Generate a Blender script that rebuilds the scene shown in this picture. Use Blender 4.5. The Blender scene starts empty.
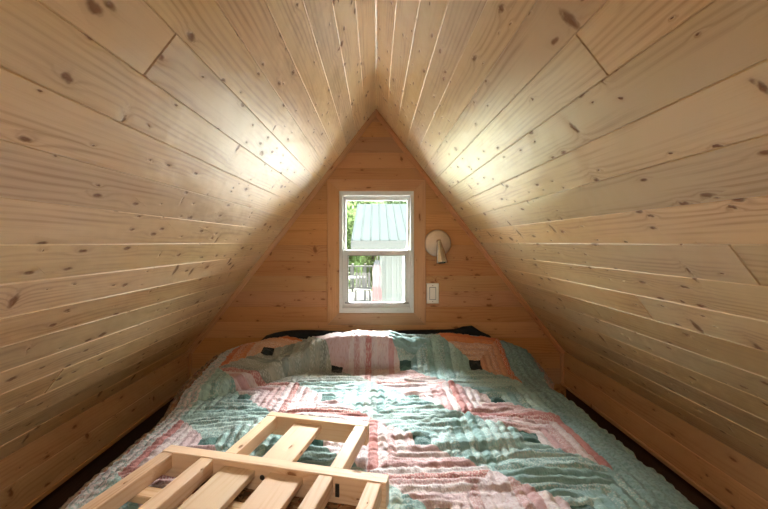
import bpy, math, random
import numpy as np
from mathutils import Vector, noise as mnoise

random.seed(7)
rng = np.random.RandomState(11)
SC = bpy.context.scene
COL = SC.collection
ZC = 0.97            # eye height above the loft floor
D = 2.36             # camera to window wall
F = 390.0            # focal length in pixels


def W(px, py, d=D):  # photo point at a known depth -> world
    return Vector(((px - 376.0) * d / F, d, ZC + (242.0 - py) * d / F))


# ------------------------------------------------------------------ node helpers
class NT:
    def __init__(s, nt):
        s.nt = nt

    def n(s, t, **kw):
        nd = s.nt.nodes.new('ShaderNode' + t)
        ins = kw.pop('ins', {})
        for k, v in kw.items():
            setattr(nd, k, v)
        for k, v in ins.items():
            s.put(nd.inputs[k], v)
        return nd

    def put(s, sock, v):
        if isinstance(v, bpy.types.NodeSocket):
            s.nt.links.new(v, sock)
        elif isinstance(v, bpy.types.Node):
            s.nt.links.new(v.outputs[0], sock)
        else:
            sock.default_value = v

    def m(s, op, a, b=None, c=None, clamp=False):
        nd = s.nt.nodes.new('ShaderNodeMath')
        nd.operation = op
        nd.use_clamp = clamp
        for i, v in enumerate((a, b, c)):
            if v is not None:
                s.put(nd.inputs[i], v)
        return nd.outputs[0]

    def mix(s, f, a, b, mode='MIX'):
        nd = s.nt.nodes.new('ShaderNodeMix')
        nd.data_type = 'RGBA'
        nd.blend_type = mode
        s.put(nd.inputs[0], f)
        s.put(nd.inputs[6], a if not isinstance(a, tuple) else (*a[:3], 1))
        s.put(nd.inputs[7], b if not isinstance(b, tuple) else (*b[:3], 1))
        return nd.outputs[2]

    def ss(s, v, lo, hi):
        nd = s.nt.nodes.new('ShaderNodeMapRange')
        nd.interpolation_type = 'SMOOTHSTEP'
        s.put(nd.inputs[0], v)
        nd.inputs[1].default_value = lo
        nd.inputs[2].default_value = hi
        return nd.outputs[0]

    def ramp(s, f, stops, interp='LINEAR'):
        nd = s.nt.nodes.new('ShaderNodeValToRGB')
        s.put(nd.inputs[0], f)
        cr = nd.color_ramp
        cr.interpolation = interp
        while len(cr.elements) < len(stops):
            cr.elements.new(0.5)
        for e, (p, c) in zip(cr.elements, stops):
            e.position = p
            e.color = (*c, 1)
        return nd.outputs[0]


def new_mat(name):
    m = bpy.data.materials.new(name)
    m.use_nodes = True
    nt = m.node_tree
    nt.nodes.clear()
    g = NT(nt)
    out = g.n('OutputMaterial')
    b = g.n('BsdfPrincipled')
    nt.links.new(b.outputs[0], out.inputs[0])
    return m, g, b, out


def simple(name, col, rough=0.5, metal=0.0, spec=0.5, noise_amt=0.08, scale=30, bump=0.0):
    m, g, b, o = new_mat(name)
    tc = g.n('TexCoord')
    nz = g.n('TexNoise', ins={'Vector': tc.outputs['Object'], 'Scale': scale, 'Detail': 4.0})
    f = nz.outputs[0]
    dk = tuple(c * (1 - 2 * noise_amt) for c in col)
    lt = tuple(min(1, c * (1 + 2 * noise_amt)) for c in col)
    g.put(b.inputs['Base Color'], g.ramp(f, [(0.3, dk), (0.7, lt)]))
    b.inputs['Roughness'].default_value = rough
    b.inputs['Metallic'].default_value = metal
    b.inputs['Specular IOR Level'].default_value = spec
    if bump:
        bp = g.n('Bump', ins={'Height': f, 'Strength': bump, 'Distance': 0.002})
        g.put(b.inputs['Normal'], bp.outputs[0])
    return m


def pine(name, light, dark, rough=0.4, coat=0.0, spec=0.5, knots=1.0, grain=1.0, vary=1.0, wav=1.0, coat_rough=0.25, fine=1.0):
    """Knotty pine.  UV u runs along the board in metres, v across; 'rnd' is a number per board."""
    m, g, b, o = new_mat(name)
    uv = g.n('UVMap', uv_map='UVMap')
    sp = g.n('SeparateXYZ', ins={0: uv.outputs[0]})
    u, v = sp.outputs[0], sp.outputs[1]
    rnd = g.n('Attribute', attribute_name='rnd').outputs['Fac']

    def vec(a, bb, c=None):
        cb = g.n('CombineXYZ')
        g.put(cb.inputs[0], a)
        g.put(cb.inputs[1], bb)
        if c is not None:
            g.put(cb.inputs[2], c)
        return cb.outputs[0]
    # knots : two scattered families
    kd = []
    mask = None
    halo = None
    for (a, bb, r0, prob, off, shr) in ((4.6, 9.5, 0.062, 0.62, 0.0, 0.0), (8.0, 21.0, 0.085, 0.34, 31.7, 0.0), (6.5, 3.2, 0.052, 0.42, 77.3, 1.1)):
        wob = g.n('TexNoise', ins={'Vector': vec(g.m('MULTIPLY', u, 60.0), g.m('MULTIPLY', v, 60.0)), 'Scale': 1.0, 'Detail': 2.0})
        wv = g.m('MULTIPLY', g.m('SUBTRACT', wob.outputs[0], 0.5), 0.11)
        kv = vec(g.m('ADD', g.m('ADD', g.m('MULTIPLY_ADD', u, a, off), wv), g.m('MULTIPLY', v, shr)), g.m('SUBTRACT', g.m('MULTIPLY_ADD', v, bb, off), wv))
        vo = g.n('TexVoronoi', voronoi_dimensions='2D', feature='F1', ins={'Vector': kv, 'Scale': 1.0})
        sc = g.n('SeparateColor', ins={0: vo.outputs['Color']})
        on = g.m('LESS_THAN', sc.outputs[0], prob * knots)
        rad = g.m('MULTIPLY', g.m('MULTIPLY_ADD', g.m('POWER', sc.outputs[1], 2.0), 1.3, 0.30), r0)
        q = g.m('DIVIDE', vo.outputs['Distance'], rad)          # 1 at the knot's rim
        core = g.m('MULTIPLY', on, g.m('SUBTRACT', 1.0, g.ss(q, 0.45, 1.2)))
        hl = g.m('MULTIPLY', on, g.m('POWER', 2.718, g.m('MULTIPLY', q, -0.75)))
        mask = core if mask is None else g.m('MAXIMUM', mask, core)
        halo = hl if halo is None else g.m('MAXIMUM', halo, hl)
    # growth rings bending round the knots
    n1 = g.n('TexNoise', ins={'Vector': vec(g.m('MULTIPLY', u, 1.1), g.m('MULTIPLY', v, 9.0), rnd), 'Scale': 1.0, 'Detail': 2.0, 'Roughness': 0.45})
    ph = g.m('ADD', g.m('MULTIPLY', v, 430.0), g.m('MULTIPLY', n1.outputs[0], 34.0))
    ph = g.m('ADD', ph, g.m('MULTIPLY', halo, 16.0))
    ring = g.m('MULTIPLY_ADD', g.m('SINE', ph), 0.5, 0.5)
    ring = g.m('POWER', ring, 2.2)
    n2 = g.n('TexNoise', ins={'Vector': vec(g.m('MULTIPLY', u, 5.0), g.m('MULTIPLY', v, 420.0)), 'Scale': 1.0, 'Detail': 3.0})
    fib = n2.outputs[0]
    n3 = g.n('TexNoise', ins={'Vector': vec(g.m('MULTIPLY', u, 2.2), g.m('MULTIPLY', v, 16.0)), 'Scale': 1.0, 'Detail': 3.0})
    amp = g.m('MULTIPLY', g.ss(n3.outputs[0], 0.35, 0.7), 0.55 * grain)
    f = g.m('ADD', g.m('MULTIPLY', ring, amp), g.m('MULTIPLY', g.m('SUBTRACT', fib, 0.5), 0.55 * grain))
    f = g.m('ADD', f, g.m('MULTIPLY', g.m('SUBTRACT', n3.outputs[0], 0.45), 0.7 * grain), clamp=True)
    col = g.mix(f, light, dark)
    # board to board change of tone
    wn = g.n('TexWhiteNoise', noise_dimensions='1D', ins={'W': rnd})
    ws = g.n('SeparateColor', ins={0: wn.outputs['Color']})
    hsv = g.n('HueSaturation', ins={'Hue': g.m('MULTIPLY_ADD', g.m('SUBTRACT', ws.outputs[0], 0.5), 0.010 * vary, 0.5),
                                    'Saturation': g.m('MULTIPLY_ADD', g.m('SUBTRACT', ws.outputs[1], 0.5), 0.16 * vary, 1.0),
                                    'Value': g.m('MULTIPLY_ADD', g.m('SUBTRACT', ws.outputs[2], 0.5), 0.26 * vary, 1.0),
                                    'Color': col})
    col = hsv.outputs[0]
    col = g.mix(g.m('MULTIPLY', halo, 0.42), col, (dark[0] * 0.72, dark[1] * 0.55, dark[2] * 0.42))
    col = g.mix(g.m('MULTIPLY', mask, 0.85), col, (0.20, 0.072, 0.016))
    g.put(b.inputs['Base Color'], col)
    rr = g.m('MULTIPLY_ADD', g.m('SUBTRACT', fib, 0.5), 0.22, rough)
    g.put(b.inputs['Roughness'], rr)
    b.inputs['Specular IOR Level'].default_value = spec
    g.put(b.inputs['Coat Weight'], g.m('MULTIPLY', g.m('MULTIPLY_ADD', mask, -0.8, 1.0), coat))
    b.inputs['Coat Roughness'].default_value = coat_rough
    b.inputs['Coat IOR'].default_value = 1.8
    # planer waves, swelling round the knots, fine fibre
    n4 = g.n('TexNoise', ins={'Vector': vec(g.m('MULTIPLY', u, 8.0), g.m('MULTIPLY', v, 13.0), rnd), 'Scale': 1.0, 'Detail': 2.0})
    h = g.m('ADD', g.m('MULTIPLY', n4.outputs[0], 3.4 * wav), g.m('MULTIPLY', halo, 1.5))
    h = g.m('ADD', h, g.m('MULTIPLY', fib, 0.05 * fine))
    h = g.m('ADD', h, g.m('MULTIPLY', ring, -0.02))
    bp = g.n('Bump', ins={'Height': h, 'Strength': 1.0, 'Distance': 0.0016})
    g.put(b.inputs['Normal'], bp.outputs[0])
    if coat:
        g.put(b.inputs['Coat Normal'], bp.outputs[0])
    return m


# ------------------------------------------------------------------ mesh helpers
class MB:
    def __init__(s):
        s.v, s.f, s.uv, s.r, s.sm = [], [], [], [], []

    def face(s, idx, uvs=None, rnd=0.0, smooth=False):
        s.f.append(tuple(idx))
        s.uv.append(uvs if uvs else [(s.v[i][0], s.v[i][1]) for i in idx])
        s.r.append(rnd)
        s.sm.append(smooth)

    def add(s, *pts):
        i = len(s.v)
        s.v.extend([tuple(p) for p in pts])
        return list(range(i, i + len(pts)))

    def prism(s, ring0, ring1, uvoff=None, rnd=None, L=None, smooth=False, caps=True, vs=None):
        """skin between two equal closed rings (Vectors) with board UVs"""
        if rnd is None:
            rnd = random.random() * 50
        u0, v0 = uvoff if uvoff else (random.random() * 40, random.random() * 40)
        n = len(ring0)
        a = s.add(*ring0)
        b = s.add(*ring1)
        if L is None:
            L = (Vector(ring1[0]) - Vector(ring0[0])).length
        acc = [0.0]
        for i in range(n):
            acc.append(acc[-1] + (Vector(ring0[(i + 1) % n]) - Vector(ring0[i])).length)
        ax = (Vector(ring1[0]) - Vector(ring0[0])).normalized()
        o = Vector(ring0[0])
        for i in range(n):
            j = (i + 1) % n
            us = [(Vector(s.v[k]) - o).dot(ax) for k in (a[i], a[j], b[j], b[i])]
            s.face([a[i], a[j], b[j], b[i]],
                   [(u0 + us[0], v0 + acc[i]), (u0 + us[1], v0 + acc[i + 1]), (u0 + us[2], v0 + acc[i + 1]), (u0 + us[3], v0 + acc[i])], rnd, smooth)
        if caps:
            c0 = list(reversed(a))
            s.face(c0, [(u0 + 0.02 * (Vector(s.v[k]) - o).length, v0 + (Vector(s.v[k]) - o).length) for k in c0], rnd)
            s.face(b, [(u0 + 0.02 * (Vector(s.v[k]) - Vector(ring1[0])).length, v0 + (Vector(s.v[k]) - Vector(ring1[0])).length) for k in b], rnd)

    def beam(s, p, ul, vw, wt, L, Wd, T, c=0.0025, rnd=None, uvoff=None):
        """p: corner; ul length dir, vw width dir, wt thickness dir.  Chamfered long edges."""
        p, ul, vw, wt = Vector(p), Vector(ul).normalized(), Vector(vw).normalized(), Vector(wt).normalized()
        if c > 0:
            pr = [(c, 0), (Wd - c, 0), (Wd, c), (Wd, T - c), (Wd - c, T), (c, T), (0, T - c), (0, c)]
        else:
            pr = [(0, 0), (Wd, 0), (Wd, T), (0, T)]
        if vw.cross(wt).dot(ul) > 0:
            pr = pr[::-1]
        r0 = [p + vw * a + wt * b for a, b in pr]
        s.prism(r0, [q + ul * L for q in r0], uvoff, rnd)

    def box(s, lo, hi, c=0.002, axis=0, rnd=None):
        lo, hi = Vector(lo), Vector(hi)
        d = hi - lo
        e = [Vector((1, 0, 0)), Vector((0, 1, 0)), Vector((0, 0, 1))]
        a = axis
        b_, c_ = (a + 1) % 3, (a + 2) % 3
        s.beam(lo, e[a], e[b_], e[c_], d[a], d[b_], d[c_], c, rnd)

    def lathe(s, prof, o, ax, n=40, smooth=True):
        """prof: (radius, height along ax)"""
        ax = Vector(ax).normalized()
        t = ax.orthogonal().normalized()
        q = ax.cross(t)
        rows = []
        for r, h in prof:
            rows.append(s.add(*[Vector(o) + ax * h + (t * math.cos(2 * math.pi * k / n) + q * math.sin(2 * math.pi * k / n)) * max(r, 1e-5) for k in range(n)]))
        for i in range(len(rows) - 1):
            for k in range(n):
                j = (k + 1) % n
                s.face([rows[i][k], rows[i][j], rows[i + 1][j], rows[i + 1][k]], None, 0, smooth)
        s.face(rows[0][::-1])
        s.face(rows[-1])

    def tube(s, pts, r, n=10):
        pts = [Vector(p) for p in pts]
        rows = []
        for i, p in enumerate(pts):
            d = (pts[min(i + 1, len(pts) - 1)] - pts[max(i - 1, 0)]).normalized()
            t = d.orthogonal().normalized() if i == 0 else (t - d * t.dot(d)).normalized()
            q = d.cross(t)
            rr = r[i] if isinstance(r, (list, tuple)) else r
            rows.append(s.add(*[p + (t * math.cos(2 * math.pi * k / n) + q * math.sin(2 * math.pi * k / n)) * rr for k in range(n)]))
        for i in range(len(rows) - 1):
            for k in range(n):
                j = (k + 1) % n
                s.face([rows[i][k], rows[i][j], rows[i + 1][j], rows[i + 1][k]], None, 0, True)
        s.face(rows[0][::-1])
        s.face(rows[-1])

    def build(s, name, mat, parent=None, loc=None):
        me = bpy.data.meshes.new(name)
        off = Vector(loc) if loc is not None else Vector((0, 0, 0))
        me.from_pydata([tuple(Vector(v) - off) for v in s.v], [], s.f)
        uvl = me.uv_layers.new(name='UVMap')
        flat = [c for f in s.uv for p in f for c in p]
        uvl.data.foreach_set('uv', flat)
        at = me.attributes.new('rnd', 'FLOAT', 'FACE')
        at.data.foreach_set('value', s.r)
        me.polygons.foreach_set('use_smooth', s.sm)
        me.materials.append(mat)
        me.update()
        o = bpy.data.objects.new(name, me)
        COL.objects.link(o)
        if parent is not None:
            o.parent = parent
            o.location = off - Vector(parent.get('_base', (0, 0, 0))) if False else off - parent_base(parent)
        else:
            o.location = off
        return o


def parent_base(p):
    b = Vector((0, 0, 0))
    while p is not None:
        b = b + Vector(p.location)
        p = p.parent
    return b


def tag(o, label=None, cat=None, group=None, kind=None):
    if label:
        o['label'] = label
    if cat:
        o['category'] = cat
    if group:
        o['group'] = group
    if kind:
        o['kind'] = kind
    return o


def empty(name, loc, label=None, cat=None, group=None, kind=None):
    o = bpy.data.objects.new(name, None)
    o.empty_display_size = 0.05
    COL.objects.link(o)
    o.location = loc
    return tag(o, label, cat, group, kind)


# ------------------------------------------------------------------ materials
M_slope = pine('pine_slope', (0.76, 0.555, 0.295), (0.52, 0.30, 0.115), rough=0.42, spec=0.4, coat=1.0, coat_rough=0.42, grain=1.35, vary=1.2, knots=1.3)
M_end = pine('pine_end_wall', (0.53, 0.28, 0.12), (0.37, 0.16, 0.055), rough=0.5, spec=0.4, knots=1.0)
M_trim = pine('pine_trim', (0.51, 0.275, 0.13), (0.37, 0.165, 0.065), rough=0.45, spec=0.4, knots=0.6)
M_knee = pine('pine_knee', (0.58, 0.365, 0.19), (0.41, 0.21, 0.09), rough=0.45, spec=0.5, knots=0.9)
M_lumber = pine('raw_lumber', (0.72, 0.53, 0.37), (0.55, 0.32, 0.165), rough=0.62, spec=0.3, knots=0.7, wav=0.3)
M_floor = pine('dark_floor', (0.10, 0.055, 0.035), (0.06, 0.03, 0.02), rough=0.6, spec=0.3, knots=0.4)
M_vinyl = simple('white_vinyl', (0.66, 0.67, 0.645), 0.35, noise_amt=0.01)
M_plate = simple('brushed_plate', (0.52, 0.44, 0.35), 0.45, 1.0, noise_amt=0.04)
M_nickel = simple('nickel', (0.58, 0.55, 0.51), 0.2, 1.0, noise_amt=0.03)
M_switch = simple('switch_plastic', (0.80, 0.77, 0.70), 0.35, noise_amt=0.01)
M_dark = simple('dark_metal', (0.05, 0.045, 0.04), 0.5, 0.6)
M_latch = simple('latch_plastic', (0.30, 0.31, 0.30), 0.5)

# window glass: clear with a fresnel reflection
M_glass, g, b, o = new_mat('window_glass')
g.nt.nodes.remove(b)
fr = g.n('Fresnel', ins={'IOR': 1.35})
tr = g.n('BsdfTransparent', ins={'Color': (0.93, 0.95, 0.94, 1)})
gl = g.n('BsdfGlossy', ins={'Roughness': 0.02})
mx = g.n('MixShader', ins={0: fr.outputs[0], 1: tr.outputs[0], 2: gl.outputs[0]})
g.put(o.inputs[0], mx.outputs[0])

# ------------------------------------------------------------------ room shell
SL = 1.29                  # fall of the slope per metre sideways
APEX = ZC + 0.80
KX, KZ = 1.13, ZC - 0.66   # where the slopes meet the knee walls
Y0 = -2.6
ln = math.hypot(1, SL)


def slope_pt(x, side):
    return Vector((side * x, 0, APEX - SL * x))


joints = {-1: {6: [0.67], 16: [1.13], 3: [-0.4], 10: [-0.9], 13: [-0.3]},
          1: {6: [0.67], 11: [0.69], 13: [1.11], 2: [-0.6], 9: [-0.7]}}
for side, nm in ((-1, 'wall_left'), (1, 'wall_right')):
    mb = MB()
    dn = Vector((side, 0, -SL)).normalized()
    nin = Vector((-side * SL, 0, -1)).normalized()
    xs = [0.0028] + [0.005 + 0.0563 * k for k in range(1, 20)] + [KX + 0.012]
    for k in range(20):
        x0, x1 = xs[k], xs[k + 1]
        wd = (x1 - x0) * ln
        cuts = [Y0] + sorted(joints[side].get(k, [])) + [D + 0.005]
        for a, bq in zip(cuts[:-1], cuts[1:]):
            ga = 0.0022 if a > Y0 else 0
            gb = 0.0022 if bq < D else 0
            tilt = random.uniform(-0.007, 0.007)
            dn2 = (dn + nin * tilt).normalized()
            n2 = (nin - dn * tilt).normalized()
            p = slope_pt(x0, side) - nin * random.uniform(0, 0.0006)
            p.y = a + ga
            mb.beam(p - n2 * 0.018, (0, 1, 0), dn2, n2, bq - a - ga - gb, wd, 0.018, 0.0019)
    p = slope_pt(-0.02, side) - nin * 0.17
    p.y = Y0
    mb.beam(p, (0, 1, 0), dn, nin, D - Y0 + 0.16, 1.32 * ln, 0.152, 0)
    tag(mb.build(nm, M_slope), kind='structure')
# strip along the ridge
mb = MB()
pr = [(-0.003, -0.0035), (0.003, -0.0035), (0.03, 0.03), (-0.03, 0.03)]
r0 = [Vector((x, Y0, APEX + z)) for x, z in pr]
mb.prism(r0, [q + Vector((0, D - Y0, 0)) for q in r0])
tag(mb.build('trim_1', M_slope), kind='structure')

# knee walls : two boards, darker board behind and below
for side, nm, bn in ((-1, 'wall_kneeleft', 'baseboard_left'), (1, 'wall_kneeright', 'baseboard_right')):
    mb = MB()
    zt = KZ + 0.012
    zb = ZC - 0.852
    h = (zt - zb) / 2
    xa = KX if side > 0 else -KX - 0.02
    for k in range(2):
        mb.beam((xa, Y0, zb + k * h), (0, 1, 0), (0, 0, 1), (1, 0, 0), D - Y0, h, 0.02, 0.0026)
    tag(mb.build('wall_left_knee' if side < 0 else 'wall_right_knee', M_knee), kind='structure')
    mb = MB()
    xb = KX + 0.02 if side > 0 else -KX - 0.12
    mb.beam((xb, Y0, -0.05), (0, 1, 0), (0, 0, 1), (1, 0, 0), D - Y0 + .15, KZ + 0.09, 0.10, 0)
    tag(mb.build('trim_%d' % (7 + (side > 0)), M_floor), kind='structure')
    mb = MB()
    xa = KX - 0.010 if side > 0 else -KX
    mb.beam((xa, Y0, zb - 0.014), (0, 1, 0), (0, 0, 1), (1, 0, 0), D - Y0, 0.020, 0.010, 0.003)
    tag(mb.build(bn, M_trim), kind='structure')

# floor
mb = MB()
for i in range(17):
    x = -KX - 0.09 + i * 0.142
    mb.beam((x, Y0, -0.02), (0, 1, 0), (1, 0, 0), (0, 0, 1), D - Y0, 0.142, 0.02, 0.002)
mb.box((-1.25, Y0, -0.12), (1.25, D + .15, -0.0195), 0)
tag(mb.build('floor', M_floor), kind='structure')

# window wall : horizontal boards cut to the gable and round the window
WX0, WX1 = (339.5 - 376) / 165, (413.5 - 376) / 165
WZ0, WZ1 = ZC + (242 - 312.5) / 165, ZC + (242 - 191.5) / 165


def gable_x(z):
    return min(KX + 0.01, max(0.0, (APEX + 0.004 - z) / SL)) if z > KZ - 0.02 else KX + 0.01


mb = MB()
pitch = 15.4 / 165
zs = [ZC + (242 - 137.3) / 165 - k * pitch for k in range(-2, 18)]
c = 0.0024


def strip(xl0, xr0, xl1, xr1, z0, z1, rnd, uvo):
    """one board: face, chamfers above and below.  0 = lower edge, 1 = upper edge"""
    def lerp(a, bq, t):
        return a + (bq - a) * t
    h = z1 - z0
    rows = [(z0, D + c), (z0 + c, D), (z1 - c, D), (z1, D + c)]
    ids = []
    for z, y in rows:
        t = (z - z0) / h
        ids.append(mb.add((lerp(xl0, xl1, t), y, z), (lerp(xr0, xr1, t), y, z)))
    for a, bq in zip(ids[:-1], ids[1:]):
        q = [a[0], a[1], bq[1], bq[0]]
        mb.face(q, [(uvo[0] + mb.v[i][0], uvo[1] + mb.v[i][2] - z0) for i in q], rnd)


for k in range(len(zs) - 1):
    z1, z0 = zs[k], zs[k + 1]
    if z1 < -0.05:
        break
    z1 = min(z1, APEX + 0.03)
    if z1 <= z0:
        continue
    # split at the knee so the outline stays exact, and at the window's top and bottom
    cutz = sorted(set([z0, z1] + [q for q in (KZ, WZ0, WZ1, APEX) if z0 < q < z1]))
    rnd, uvo = random.random() * 50, (random.random() * 40, random.random() * 40)
    for a, bq in zip(cutz[:-1], cutz[1:]):
        if bq - a < 0.006 and len(cutz) > 2:
            pass
        xa, xb = gable_x(a) + 0.012, gable_x(bq) + 0.012
        mid = (a + bq) / 2
        spans = [(-1, 1)]
        ids = []
        ca = c if a == z0 else 0
        cb = c if bq == z1 else 0
        if bq - a < 2.5 * c:
            ca = cb = 0
        rows = [(a, D + ca), (a + ca, D), (bq - cb, D), (bq, D + cb)]

        def put(xl, xr):
            ii = []
            for z, y in rows:
                ii.append(mb.add((xl(z), y, z), (xr(z), y, z)))
            for r0_, r1_ in zip(ii[:-1], ii[1:]):
                q = [r0_[0], r0_[1], r1_[1], r1_[0]]
                mb.face(q, [(uvo[0] + mb.v[i][0], uvo[1] + mb.v[i][2] - z0) for i in q], rnd)
        gx = lambda z: xa + (xb - xa) * (z - a) / (bq - a)
        if WZ0 - 1e-6 < mid < WZ1:
            put(lambda z: -gx(z), lambda z: WX0)
            put(lambda z: WX1, lambda z: gx(z))
        else:
            put(lambda z: -gx(z), lambda z: gx(z))
# mass of the wall behind the boards
yb0, yb1 = D + 0.003, D + 0.11
mb.box((-1.24, yb0, -0.1), (WX0, yb1, APEX + .1), 0)
mb.box((WX1, yb0, -0.1), (1.24, yb1, APEX + .1), 0)
mb.box((WX0, yb0, -0.1), (WX1, yb1, WZ0), 0)
mb.box((WX0, yb0, WZ1), (WX1, yb1, APEX + .1), 0)
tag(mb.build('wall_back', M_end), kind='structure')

# rear gable behind the camera
mb = MB()
mb.box((-1.25, Y0 - 0.1, -0.1), (1.25, Y0, 2.0), 0)
tag(mb.build('wall_front', M_end), kind='structure')

# corner trims : along both slopes on the window wall, and up both knee corners
for i, side in enumerate((-1, 1)):
    mb = MB()
    dn = Vector((side, 0, -SL)).normalized()
    nin = Vector((-side * SL, 0, -1)).normalized()
    p0 = slope_pt(0.0, side) + Vector((0, D, 0)) - dn * 0.0
    L = (KX + 0.005) * ln
    prof = [(0, 0), (0.026, 0), (0.026, 0.004), (0.021, 0.013), (0.012, 0.021), (0.004, 0.025), (0, 0.025)]
    ring = [p0 + nin * a + Vector((0, -bq, 0)) for a, bq in prof]
    # cut the top plumb at the ridge
    ring0 = [Vector((0.0, q.y, q.z)) + dn * (-(q.x) / dn.x) - Vector((0, 0, 0)) for q in ring]
    ring0 = [q - dn * (q.x / dn.x) for q in ring]
    ring1 = [q + dn * L for q in ring]
    if side < 0:
        ring0, ring1 = ring0[::-1], ring1[::-1]
    mb.prism(ring0, ring1)
    tag(mb.build('trim_%d' % (2 + i), M_trim), kind='structure')
for i, side in enumerate((-1, 1)):
    mb = MB()
    x = side * (KX - 0.018)
    mb.box((min(x, side * KX), D - 0.018, ZC - 0.852), (max(x, side * KX), D, KZ - 0.002), 0.004, axis=2)
    tag(mb.build('trim_%d' % (4 + i), M_trim), kind='structure')

# ------------------------------------------------------------------ window
win = empty('window_1', (0, D, WZ0), kind='structure')
# mitred casing
ow = 11.6 / 165
th = 0.016
ix0, ix1, iz0, iz1 = WX0 - 0.001, WX1 + 0.001, WZ0 - 0.001, WZ1 + 0.001
corn = [(ix0, iz0, -1, -1), (ix1, iz0, 1, -1), (ix1, iz1, 1, 1), (ix0, iz1, -1, 1)]
for k in range(4):
    a, bq = corn[k], corn[(k + 1) % 4]
    mb = MB()
    ends = []
    for cx, cz, sx, sz in (a, bq):
        o_ = Vector((cx, D, cz))
        q_ = Vector((cx + sx * ow, D, cz + sz * ow))
        f = Vector((0, -th, 0))
        e = (q_ - o_).normalized() * 0.003
        ends.append([o_, o_ + f * 0.8, o_ + f + e, q_ + f - e, q_ + f * 0.8, q_])
    ax = Vector((bq[0] - a[0], 0, bq[1] - a[1])).normalized()
    g_ = 0.0006
    ends[0] = [q + ax * g_ for q in ends[0]]
    ends[1] = [q - ax * g_ for q in ends[1]]
    mb.prism(ends[0], ends[1])
    mb.build('casing_board', M_trim, win, loc=ends[0][0])


def frame_rect(mb, x0, x1, z0, z1, wl, wr, wb, wt, y0, y1, ch=0.002):
    mb.box((x0, y0, z0), (x0 + wl, y1, z1), ch, 2)
    mb.box((x1 - wr, y0, z0), (x1, y1, z1), ch, 2)
    mb.box((x0 + wl, y0, z0), (x1 - wr, y1, z0 + wb), ch, 0)
    mb.box((x0 + wl, y0, z1 - wt), (x1 - wr, y1, z1), ch, 0)


px = 1 / 165
mb = MB()
frame_rect(mb, WX0, WX1, WZ0, WZ1, 3.2 * px, 3.2 * px, 5 * px, 4.0 * px, D - 0.008, D + 0.10)
# projecting nailing lip
frame_rect(mb, WX0, WX1, WZ0, WZ1, 1.1 * px, 1.1 * px, 1.3 * px, 1.1 * px, D - 0.013, D - 0.007, 0.001)
mb.build('window_frame', M_vinyl, win, loc=(WX0, D, WZ0))


def P(pxx, pyy):
    return (pxx - 376) / 165, ZC + (242 - pyy) / 165


ux0, uz0 = P(342.6, 254.5)
ux1, uz1 = P(410.9, 195)
lx0, lz0 = P(342.9, 307.5)
lx1, lz1 = P(410.6, 250.5)
mb = MB()
frame_rect(mb, ux0, ux1, uz0, uz1, 2.7 * px, 2.7 * px, 4.5 * px, 4.5 * px, D + 0.055, D + 0.085)
us = mb.build('upper_sash', M_vinyl, win, loc=(ux0, D, uz0))
mb = MB()
frame_rect(mb, lx0, lx1, lz0, lz1, 5.0 * px, 5.0 * px, 4.5 * px, 5.0 * px, D + 0.012, D + 0.046)
mb.box((lx0 + .012, D + 0.006, lz0 + 2.1 * px), (lx1 - .012, D + 0.012, lz0 + 3.6 * px), 0.001, 0)
ls = mb.build('lower_sash', M_vinyl, win, loc=(lx0, D, lz0))
mb = MB()
mb.box((ux0 + 2 * px, D + 0.068, uz0 + 3 * px), (ux1 - 2 * px, D + 0.071, uz1 - 3 * px), 0)
mb.build('glass_pane', M_glass, us, loc=(0, D, uz0))
mb = MB()
mb.box((lx0 + 4 * px, D + 0.027, lz0 + 3 * px), (lx1 - 4 * px, D + 0.030, lz1 - 3 * px), 0)
mb.build('glass_pane', M_glass, ls, loc=(0, D, lz0))
# grey gasket round the lower pane
mb = MB()
frame_rect(mb, lx0 + 4.6 * px, lx1 - 4.6 * px, lz0 + 4.1 * px, lz1 - 4.6 * px, 0.9 * px, 0.9 * px, 0.7 * px, 0.7 * px, D + 0.010, D + 0.026, 0.0005)
tag(mb.build('gasket', M_latch, ls, loc=(0, D, lz0)), 'thin grey gasket round the lower pane')
for sx in (347.6, 406.0):
    mb = MB()
    x, z = P(sx, 302.6)
    mb.box((x - 0.016, D - 0.002, z - 0.006), (x + 0.016, D + 0.012, z + 0.004), 0.003, 0)
    mb.box((x - 0.008, D - 0.006, z - 0.002), (x + 0.008, D + 0.004, z + 0.002), 0.0008, 0)
    tag(mb.build('tilt_latch', M_latch, ls, loc=(x, D, z)), 'grey tilt latch')

# ------------------------------------------------------------------ wall lamp and switch
cx, cz = P(437.2, 243.2)
lamp = empty('wall_sconce', (cx, D, cz), 'brushed metal wall sconce with round plate and downturned cone shade, right of window', 'wall lamp')
mb = MB()
mb.lathe([(0.076, 0.0), (0.081, 0.002), (0.081, 0.012), (0.078, 0.017), (0.071, 0.019), (0.0, 0.0195)], (cx, D, cz), (0, -1, 0), 64)
tag(mb.build('back_plate', M_plate, lamp, loc=(cx, D, cz)), 'round brushed metal back plate')
mb = MB()
hx, hz = P(437.2, 241.5)
mb.lathe([(0.010, 0.018), (0.010, 0.05), (0.008, 0.055), (0.0, 0.056)], (hx, D, hz), (0, -1, 0), 24)
mb.lathe([(0.0, -0.014), (0.009, -0.012), (0.012, -0.006), (0.012, 0.006), (0.009, 0.012), (0.0, 0.014)], (hx, D - 0.058, hz), (1, 0, 0), 24)
mb.build('swivel_arm', M_nickel, lamp, loc=(hx, D, hz))
mb = MB()
dirv = Vector((0.014, -0.030, -0.13))
mb.lathe([(0.011, -0.004), (0.0125, 0.004), (0.017, 0.03), (0.0235, 0.062), (0.030, 0.10), (0.0335, 0.128), (0.0345, 0.132), (0.0325, 0.132),
          (0.029, 0.10), (0.022, 0.062), (0.01, 0.04)], (hx, D - 0.062, hz + 0.004), dirv, 48)
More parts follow.
